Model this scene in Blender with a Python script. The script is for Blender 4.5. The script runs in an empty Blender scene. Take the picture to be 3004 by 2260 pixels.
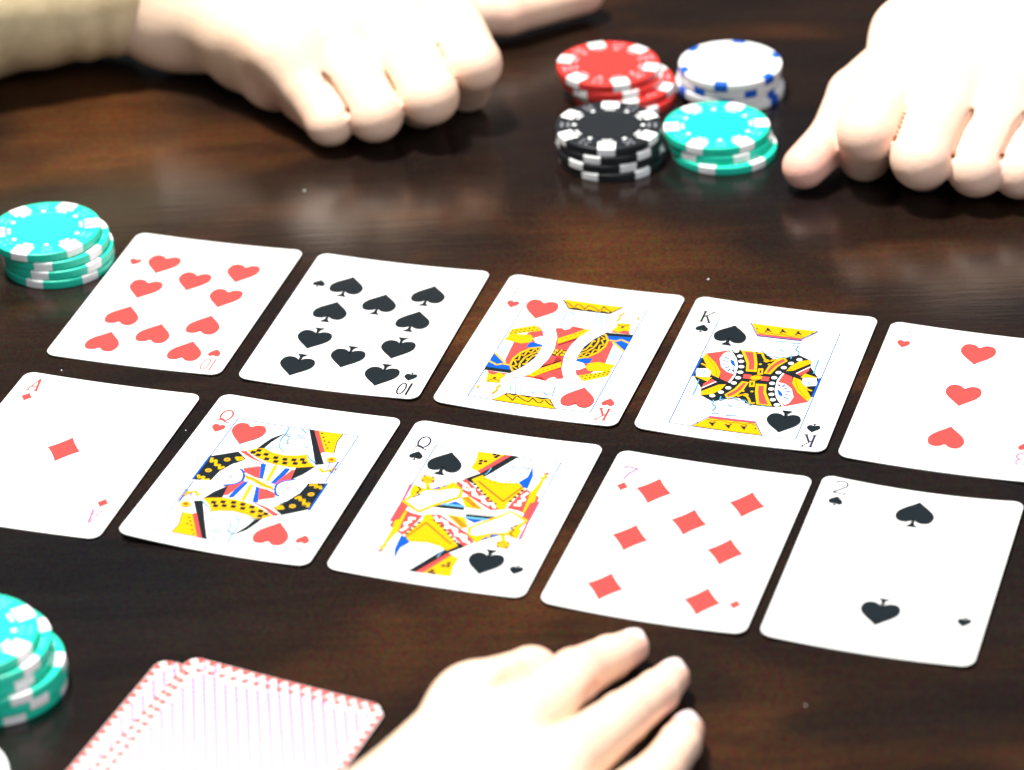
import bpy, bmesh, math, random
import numpy as np
from mathutils import Vector, Matrix

random.seed(7); np.random.seed(7)
K = 0.001                      # everything below is written in millimetres
SC = bpy.context.scene
COL = SC.collection

# ------------------------------------------------------------------ camera, world, light, exposure
cam = bpy.data.cameras.new('camera')
cam_o = bpy.data.objects.new('camera', cam); COL.objects.link(cam_o)
R = Vector((0.99934163, -0.01880533, -0.0310269)); U = Vector((0.03628097, 0.5179835, 0.85462084)); F = Vector((0.0, 0.85518387, -0.51832475))
cam_o.matrix_world = Matrix(((R.x, U.x, -F.x, 0.0), (R.y, U.y, -F.y, -0.91722653), (R.z, U.z, -F.z, 0.55592865), (0, 0, 0, 1)))
cam.sensor_width = 36.0; cam.sensor_fit = 'HORIZONTAL'; cam.lens = 114.0617
cam.clip_start = 0.02; cam.clip_end = 60.0
cam.dof.use_dof = True; cam.dof.focus_distance = 1.065; cam.dof.aperture_fstop = 9.0
SC.camera = cam_o

world = bpy.data.worlds.new('World'); SC.world = world; world.use_nodes = True
bg = world.node_tree.nodes['Background']
bg.inputs[0].default_value = (0.92, 0.95, 1.0, 1); bg.inputs[1].default_value = 0.10

def area_lamp(name, loc, target, size, power, color):
    l = bpy.data.lights.new(name, 'AREA'); l.shape = 'DISK'; l.size = size; l.energy = power; l.color = color
    o = bpy.data.objects.new(name, l); COL.objects.link(o); o.location = loc
    o.rotation_euler = (Vector(target) - Vector(loc)).to_track_quat('-Z', 'Y').to_euler()
    return o
area_lamp('ceiling_lamp', (-0.36, 0.22, 1.78), (0, 0.0, 0), 0.24, 100, (1.0, 0.965, 0.90))
area_lamp('fill_light', (0.9, -1.5, 1.9), (0, 0.1, 0), 1.2, 40, (0.86, 0.93, 1.0))  # added fill from the camera side, brightens chip sides and fingers; no real window

SC.view_settings.view_transform = 'Standard'; SC.view_settings.look = 'None'
SC.view_settings.exposure = 0.0; SC.view_settings.gamma = 1.0
SC.cycles.use_denoising = True

# ------------------------------------------------------------------ materials
def mat(name, color, rough=0.4, spec=0.5, coat=0.0, sss=0.0):
    m = bpy.data.materials.new(name); m.use_nodes = True
    b = m.node_tree.nodes['Principled BSDF']
    b.inputs['Base Color'].default_value = (*color, 1); b.inputs['Roughness'].default_value = rough
    b.inputs['Specular IOR Level'].default_value = spec; b.inputs['Coat Weight'].default_value = coat
    if sss:
        b.inputs['Subsurface Weight'].default_value = sss
        b.inputs['Subsurface Radius'].default_value = (1.0, 0.35, 0.18); b.inputs['Subsurface Scale'].default_value = 0.004
    return m
def nodes(m): return m.node_tree.nodes, m.node_tree.links, m.node_tree.nodes['Principled BSDF']
def noise_tint(m, scale, c1, c2, bump=0.0, bscale=None, stretch=(1, 1, 1), detail=6, bdist=0.0005, rough=None):
    n, l, b = nodes(m)
    tc = n.new('ShaderNodeTexCoord'); mp = n.new('ShaderNodeMapping'); mp.inputs['Scale'].default_value = stretch
    l.new(tc.outputs['Object'], mp.inputs[0])
    t = n.new('ShaderNodeTexNoise'); t.inputs['Scale'].default_value = scale; t.inputs['Detail'].default_value = detail
    l.new(mp.outputs[0], t.inputs['Vector'])
    r = n.new('ShaderNodeValToRGB'); r.color_ramp.elements[0].position = 0.3; r.color_ramp.elements[1].position = 0.72
    r.color_ramp.elements[0].color = (*c1, 1); r.color_ramp.elements[1].color = (*c2, 1)
    l.new(t.outputs['Fac'], r.inputs[0]); l.new(r.outputs[0], b.inputs['Base Color'])
    if rough:
        mr = n.new('ShaderNodeMapRange'); mr.inputs['To Min'].default_value = rough[0]; mr.inputs['To Max'].default_value = rough[1]
        l.new(t.outputs['Fac'], mr.inputs['Value']); l.new(mr.outputs[0], b.inputs['Roughness'])
    if bump:
        t2 = n.new('ShaderNodeTexNoise'); t2.inputs['Scale'].default_value = bscale or scale * 6; t2.inputs['Detail'].default_value = 4
        l.new(mp.outputs[0], t2.inputs['Vector'])
        bp = n.new('ShaderNodeBump'); bp.inputs['Strength'].default_value = bump; bp.inputs['Distance'].default_value = bdist
        l.new(t2.outputs['Fac'], bp.inputs['Height']); l.new(bp.outputs[0], b.inputs['Normal'])
    return m

CARD = noise_tint(mat('card_paper', (.78, .78, .77), 0.38, 0.4), 60, (.565, .565, .56), (.60, .60, .595), 0.05, 900)
INK = {'r': mat('ink_red', (.54, .050, .046), .25, .3), 'k': mat('ink_black', (.007, .011, .014), .24, .3), 'y': mat('ink_yellow', (.52, .29, .002), .25, .3),
       'b': mat('ink_blue', (.003, .062, .34), .25, .3), 'l': mat('ink_pale_blue', (.08, .27, .46), .4), 't': mat('ink_teal', (.06, .28, .44), .4),
       'w': mat('ink_white', (.62, .62, .62), .38), 'o': mat('ink_brown', (.18, .07, .008), .35, .3), 'm': mat('ink_magenta', (.60, .10, .26), .35, .3),
       'p': mat('ink_pink', (.62, .13, .14), .35, .3), 'n': mat('ink_night_blue', (.014, .016, .05), .30, .3), 'c': mat('ink_faint_teal', (.28, .50, .48), .35),
       'f': mat('ink_faint_magenta', (.56, .09, .32), .38, .3), 'd': mat('ink_dot_magenta', (.60, .09, .32), .38, .3)}
INK['W'] = INK['w']
def plastic(name, c, d=0.9):
    return noise_tint(mat(name, c, .34, .5), 400, tuple(x * d for x in c), c, 0.08, 2500)
CHIP = {'red': plastic('chip_red', (.64, .036, .030)), 'black': plastic('chip_black', (.011, .013, .016)),
        'green': plastic('chip_green', (.010, .56, .385)), 'white': plastic('chip_white', (.72, .73, .74), .97)}
CHIP_W = plastic('chip_spot_white', (.78, .79, .79), .97); CHIP_B = plastic('chip_spot_blue', (.004, .085, .46))
PRINT_W = mat('chip_print_white', (.72,.74,.75), .4); PRINT_GREY = mat('chip_print_grey', (.22,.23,.26), .4)
PRINT_PINK = mat('chip_print_pink', (.80, .36, .40), .4); PRINT_AQUA = mat('chip_print_aqua', (.13, .62, .52), .4); PRINT_PALE = mat('chip_print_pale', (.62, .75, .78), .4)

def skin(name, c1, c2):
    m = noise_tint(mat(name, c1, .46, .35, sss=0.08), 45, c1, c2, 0.22, 420, bdist=0.0006)
    n, l, b = nodes(m); src = b.inputs['Base Color'].links[0].from_socket
    at = n.new('ShaderNodeAttribute'); at.attribute_name = 'blush'     # redder finger ends and knuckles, as skin is
    mx = n.new('ShaderNodeMix'); mx.data_type = 'RGBA'; mx.inputs[7].default_value = (.70, .30, .25, 1)
    l.new(at.outputs['Fac'], mx.inputs[0]); l.new(src, mx.inputs[6]); l.new(mx.outputs[2], b.inputs['Base Color'])
    return m
SKIN = skin('skin', (.80, .57, .41), (.86, .65, .49))
SKIN_ROSY = skin('skin_rosy', (.80, .56, .42), (.86, .64, .50))
NAIL = mat('nail', (.78, .64, .64), .25, .5)
CLOTH = noise_tint(mat('sleeve_cloth', (.30, .23, .14), .9, .1), 120, (.62, .48, .28), (.76, .61, .38), .5, 1400, bdist=.0008)
DARK = mat('dark_cuff_tab', (.02, .022, .022), .6)

def table_material():
    m = mat('dark_polished_wood', (.012, .007, .005), .27, .5)
    n, l, b = nodes(m)
    tc = n.new('ShaderNodeTexCoord')
    def mapping(scale, rot=0.0):
        mp = n.new('ShaderNodeMapping'); mp.inputs['Scale'].default_value = scale; mp.inputs['Rotation'].default_value = (0, 0, rot)
        l.new(tc.outputs['Object'], mp.inputs[0]); return mp
    def noise(mp, sc, det, dist=0.0, rough=.55):
        t = n.new('ShaderNodeTexNoise'); t.inputs['Scale'].default_value = sc; t.inputs['Detail'].default_value = det
        t.inputs['Distortion'].default_value = dist; t.inputs['Roughness'].default_value = rough
        l.new(mp.outputs[0], t.inputs['Vector']); return t
    big = noise(mapping((1.0, 1.5, 1), .12), 5.0, 3, .6)          # broad figure
    band = noise(mapping((1.2, 6, 1), .12), 6, 5, 1.2)         # grain bands
    fine = noise(mapping((5, 60, 1), .12), 6, 5, .3, .6)       # pores
    grit = noise(mapping((1, 1, 1)), 800, 2, 0, .8)
    r1 = n.new('ShaderNodeValToRGB'); e = r1.color_ramp.elements
    e[0].position = .34; e[0].color = (.0046, .0040, .0046, 1); e[1].position = .66; e[1].color = (.050, .018, .0055, 1)
    mid = r1.color_ramp.elements.new(.52); mid.color = (.0115, .0056, .0034, 1)
    l.new(big.outputs['Fac'], r1.inputs[0])
    r2 = n.new('ShaderNodeValToRGB'); e = r2.color_ramp.elements
    e[0].position = .30; e[0].color = (.76, .76, .78, 1); e[1].position = .75; e[1].color = (1.30, 1.24, 1.15, 1)
    l.new(band.outputs['Fac'], r2.inputs[0])
    r3 = n.new('ShaderNodeValToRGB'); e = r3.color_ramp.elements
    e[0].position = .3; e[0].color = (.78, .78, .78, 1); e[1].position = .72; e[1].color = (1.2, 1.18, 1.15, 1)
    l.new(fine.outputs['Fac'], r3.inputs[0])
    r4 = n.new('ShaderNodeVectorMath'); r4.operation = 'MULTIPLY_ADD'
    r4.inputs[1].default_value = (3.4, 3.4, 3.4); r4.inputs[2].default_value = (-.7, -.7, -.7)
    l.new(grit.outputs['Color'], r4.inputs[0])
    prev = r1.outputs[0]
    for r in (r2, r3, r4):
        mx = n.new('ShaderNodeMix'); mx.data_type = 'RGBA'; mx.blend_type = 'MULTIPLY'; mx.inputs[0].default_value = 1.0
        l.new(prev, mx.inputs[6]); l.new(r.outputs[0], mx.inputs[7]); prev = mx.outputs[2]
    l.new(prev, b.inputs['Base Color'])
    mr = n.new('ShaderNodeMapRange'); mr.inputs['To Min'].default_value = .15; mr.inputs['To Max'].default_value = .25
    l.new(band.outputs['Fac'], mr.inputs['Value']); l.new(mr.outputs[0], b.inputs['Roughness'])
    ad = n.new('ShaderNodeMath'); ad.operation = 'ADD'
    g2 = n.new('ShaderNodeMath'); g2.operation = 'MULTIPLY'; g2.inputs[1].default_value = .35
    l.new(grit.outputs['Fac'], g2.inputs[0]); l.new(fine.outputs['Fac'], ad.inputs[0]); l.new(g2.outputs[0], ad.inputs[1])
    bp = n.new('ShaderNodeBump'); bp.inputs['Strength'].default_value = .10; bp.inputs['Distance'].default_value = .0006
    l.new(ad.outputs[0], bp.inputs['Height']); l.new(bp.outputs[0], b.inputs['Normal'])
    return m
WOOD = table_material()

# ------------------------------------------------------------------ object helpers
def link(name, me, parent=None, mats=()):
    for m in mats: me.materials.append(m)
    o = bpy.data.objects.new(name, me); COL.objects.link(o)
    if parent: o.parent = parent
    return o
def tag(o, label=None, cat=None, group=None, kind=None):
    if label: o['label'] = label
    if cat: o['category'] = cat
    if group: o['group'] = group
    if kind: o['kind'] = kind
    return o
def empty(name, loc, rz, label, cat, group=None):
    o = bpy.data.objects.new(name, None); COL.objects.link(o)
    o.location = Vector(loc) * K; o.rotation_euler = (0, 0, rz); o.empty_display_size = .01
    return tag(o, label, cat, group)
def pydata(name, verts, faces, smooth=False, fm=None):
    me = bpy.data.meshes.new(name); me.from_pydata([tuple(c * K for c in v) for v in verts], [], faces)
    if smooth: me.polygons.foreach_set('use_smooth', [True] * len(me.polygons))
    if fm: me.polygons.foreach_set('material_index', fm)
    me.update(); return me

# ------------------------------------------------------------------ the table
def build_table():
    root = empty('table', (0, 150, 0), 0, 'dark brown polished wooden table under the cards and chips', 'table')
    bm = bmesh.new()
    bmesh.ops.create_cube(bm, size=1.0, matrix=Matrix.Translation((0, 0, -.018)) @ Matrix.Diagonal((1.9, 1.35, .036, 1)))
    bmesh.ops.bevel(bm, geom=[e for e in bm.edges], offset=.006, segments=3, affect='EDGES')
    me = bpy.data.meshes.new('table_top'); bm.to_mesh(me); bm.free()
    link('table_top', me, root, [WOOD])
    for sx in (-1, 1):
        for sy in (-1, 1):
            bm = bmesh.new()
            bmesh.ops.create_cone(bm, cap_ends=True, segments=4, radius1=.035, radius2=.05, depth=.7, matrix=Matrix.Translation((sx * .86, sy * .58, -.386)) @ Matrix.Rotation(math.pi / 4, 4, 'Z'))
            me = bpy.data.meshes.new('leg'); bm.to_mesh(me); bm.free()
            link('leg', me, root, [WOOD])
build_table()

# ------------------------------------------------------------------ flat shapes for the card prints (card millimetres)
def bez(p0, p1, p2, p3, n=7):
    return [tuple((1 - t) ** 3 * a + 3 * (1 - t) ** 2 * t * b + 3 * (1 - t) * t * t * c + t ** 3 * d for a, b, c, d in zip(p0, p1, p2, p3)) for t in [i / n for i in range(1, n + 1)]]
def heart_shape(w=11.7, h=12.9):
    half = bez((0, 0), (.31, .20), (1, .42), (1, .665)) + bez((1, .665), (1, .87), (.84, 1), (.53, 1)) + bez((.53, 1), (.22, 1), (.03, .9), (0, .77))
    pts = [(0, 0)] + half + [(-x, y) for x, y in reversed(half[:-1])]
    return [[(x * w / 2, y * h) for x, y in pts]]              # tip at the origin, lobes up
def spade_shape(w=11.9, h=14.3):
    bh = h * .84
    body = [(x, h - y) for x, y in heart_shape(w, bh)[0]]
    n = h - bh * .80
    stem = [(-w * .17, 0), (w * .17, 0), (w * .055, h * .12), (w * .025, n), (-w * .025, n), (-w * .055, h * .12)]
    return [body, stem]                                        # base at y = 0, tip at y = h
def diamond_shape(w=11.3, h=14.7):
    pts = []
    cs = [(w / 2, 0), (0, h / 2), (-w / 2, 0), (0, -h / 2)]
    for i in range(4):
        a, b = cs[i], cs[(i + 1) % 4]
        m = ((a[0] + b[0]) / 2 * .86, (a[1] + b[1]) / 2 * .86)
        for t in [j / 5 for j in range(5)]:
            pts.append(tuple((1 - t) ** 2 * p + 2 * (1 - t) * t * q + t * t * r for p, q, r in zip(a, m, b)))
    return [pts]
def stroke(pts, w):
    out = []
    for a, b in zip(pts[:-1], pts[1:]):
        d = Vector(b) - Vector(a)
        if d.length < 1e-6: continue
        n = Vector((-d.y, d.x)).normalized() * w / 2; e = d.normalized() * w * .22
        out.append([tuple(Vector(a) - n - e), tuple(Vector(b) - n + e), tuple(Vector(b) + n + e), tuple(Vector(a) + n - e)])
    return out
def disc(x, y, r, n=10): return [[(x + r * math.cos(2 * math.pi * i / n), y + r * math.sin(2 * math.pi * i / n)) for i in range(n)]]
def square(x, y, s): h = s / 2; return [[(x - h, y - h), (x + h, y - h), (x + h, y + h), (x - h, y + h)]]
def arc(cx, cy, rx, ry, a0, a1, n=10): return [(cx + rx * math.cos(math.radians(a0 + (a1 - a0) * i / n)), cy + ry * math.sin(math.radians(a0 + (a1 - a0) * i / n))) for i in range(n + 1)]
def glyph(ch, t=.34):                                           # thin and thick strokes in a box 4.0 wide, 7.4 high, centred on x
    t *= 1.35
    th = t * 1.75
    if ch == 'K': return stroke([(-1.35, .15), (-1.35, 7.25)], th) + stroke([(1.55, 7.25), (-1.3, 3.2)], t) + stroke([(-.35, 4.4), (1.5, .15)], th) + stroke([(-2, 7.25), (-.7, 7.25)], t) + stroke([(-2, .15), (-.7, .15)], t) + stroke([(1, 7.25), (2, 7.25)], t) + stroke([(.8, .15), (2.1, .15)], t)
    if ch == 'Q': return stroke(arc(0, 4.1, 1.85, 3.2, 0, 360, 22), t * 1.3) + stroke([(-1.6, 1.0), (-.9, 1.75), (-.1, 1.5), (.9, .25), (1.9, .1)], t * 1.2) + stroke([(-2.2, .9), (-1.6, 1.0)], t)
    if ch == 'A': return stroke([(-1.6, .15), (.1, 7.3)], t) + stroke([(.1, 7.3), (1.5, .15)], th) + stroke([(-1.1, 2.4), (1.1, 2.4)], t) + stroke([(-2.1, .15), (-1, .15)], t) + stroke([(.8, .15), (2.1, .15)], t)
    if ch == '7': return stroke([(-2, 6.1), (-1.7, 7.2), (2, 7.0)], t * 1.15) + stroke([(2, 7.0), (.2, 4.0), (-.7, .1)], t * 1.1)
    if ch == '2': return stroke(arc(0, 5.4, 1.8, 1.9, 165, -25, 12) + [(-.2, 2.3), (-1.9, .3)], t * 1.1) + stroke([(-1.9, .3), (1.9, .3), (2.0, 1.1)], t)
    if ch == '3': return stroke(arc(-.1, 5.6, 1.6, 1.7, 150, -80, 10), t * 1.1) + stroke(arc(-.1, 2.1, 1.9, 2.0, 80, -150, 12), t * 1.3)
    if ch == '10': return stroke([(-1.75, .1), (-1.75, 7.3)], th) + stroke(arc(.75, 3.7, 1.25, 3.5, 0, 360, 20), t * 1.25)

# ------------------------------------------------------------------ playing cards
CW, CH, CT = 63.0, 88.0, 0.30
XCUT = [-24, -16, -8, 0, 8, 16, 24]; YCUT = [-33, -22, -11, 0, 11, 22, 33]
XK = [-31.5] + XCUT + [31.5]; YK = [-44.0] + YCUT + [44.0]
def bend_at(x, y, c):
    u = x / (CW / 2); v = (y / CH) + .5
    z = (c['top'] * v + c['bot'] * (1 - v)) * u * u
    if c.get('bl'): z += c['bl'] * (max(0, (1 - u) / 2) * (1 - v)) ** 2
    if c.get('tr'): z += c['tr'] * (max(0, (1 + u) / 2) * v) ** 2
    return z
def bend(x, y, c):
    """height of the card surface above flat, in millimetres, bilinear between the cut lines so that prints lie exactly on it"""
    i = max(0, min(len(XK) - 2, sum(k <= x for k in XK) - 1)); j = max(0, min(len(YK) - 2, sum(k <= y for k in YK) - 1))
    s = (x - XK[i]) / (XK[i + 1] - XK[i]); t = (y - YK[j]) / (YK[j + 1] - YK[j])
    return (bend_at(XK[i], YK[j], c) * (1 - s) * (1 - t) + bend_at(XK[i + 1], YK[j], c) * s * (1 - t) + bend_at(XK[i], YK[j + 1], c) * (1 - s) * t + bend_at(XK[i + 1], YK[j + 1], c) * s * t)
def cut(bm):
    for axis, vals in (('x', XCUT), ('y', YCUT)):
        for t in vals:
            co = (t, 0, 0) if axis == 'x' else (0, t, 0); no = (1, 0, 0) if axis == 'x' else (0, 1, 0)
            bmesh.ops.bisect_plane(bm, geom=bm.verts[:] + bm.edges[:] + bm.faces[:], plane_co=co, plane_no=no, dist=1e-5)
def print_mesh(name, layers, c, base=.08, step=.010):
    """layers: list of (list of polygons, material); every polygon sits on the bent card, later layers a hair higher"""
    bm = bmesh.new(); mats = []
    for i, (polys, m) in enumerate(layers):
        if m not in mats: mats.append(m)
        for p in polys:
            ar = sum(a[0] * b[1] - b[0] * a[1] for a, b in zip(p, p[1:] + p[:1]))
            if ar < 0: p = p[::-1]
            p = [q for j, q in enumerate(p) if (Vector(q) - Vector(p[j - 1])).length > 1e-4]
            if len(p) < 3: continue
            f = bm.faces.new([bm.verts.new((q[0], q[1], base + step * i)) for q in p]); f.material_index = mats.index(m)
    bmesh.ops.triangulate(bm, faces=bm.faces[:])
    cut(bm)
    for v in bm.verts: v.co.z += bend(v.co.x, v.co.y, c) + CT
    bmesh.ops.scale(bm, vec=(K, K, K), verts=bm.verts)
    me = bpy.data.meshes.new(name); bm.to_mesh(me); bm.free()
    for m in mats: me.materials.append(m)
    return me
def card_body(c, r=3.6, mats=(CARD,)):
    pts = []
    for sx, sy, a0 in ((1, 1, 0), (-1, 1, 90), (-1, -1, 180), (1, -1, 270)):
        for i in range(9):
            a = math.radians(a0 + 90 * i / 8); pts.append((sx * (CW / 2 - r) + r * math.cos(a), sy * (CH / 2 - r) + r * math.sin(a), 0))
    bm = bmesh.new(); f = bm.faces.new([bm.verts.new(p) for p in pts])
    ex = bmesh.ops.extrude_face_region(bm, geom=[f])
    bmesh.ops.translate(bm, vec=(0, 0, CT), verts=[v for v in ex['geom'] if isinstance(v, bmesh.types.BMVert)])
    f.normal_flip(); bmesh.ops.recalc_face_normals(bm, faces=bm.faces[:])
    cut(bm)
    for v in bm.verts: v.co.z += bend(v.co.x, v.co.y, c)
    bmesh.ops.scale(bm, vec=(K, K, K), verts=bm.verts)
    me = bpy.data.meshes.new('card_sheet'); bm.to_mesh(me); bm.free()
    return me
def moved(polys, dx, dy, s=1.0, rot=False):
    k = -1 if rot else 1
    return [[(dx + k * s * x, dy + k * s * y) for x, y in p] for p in polys]

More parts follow.
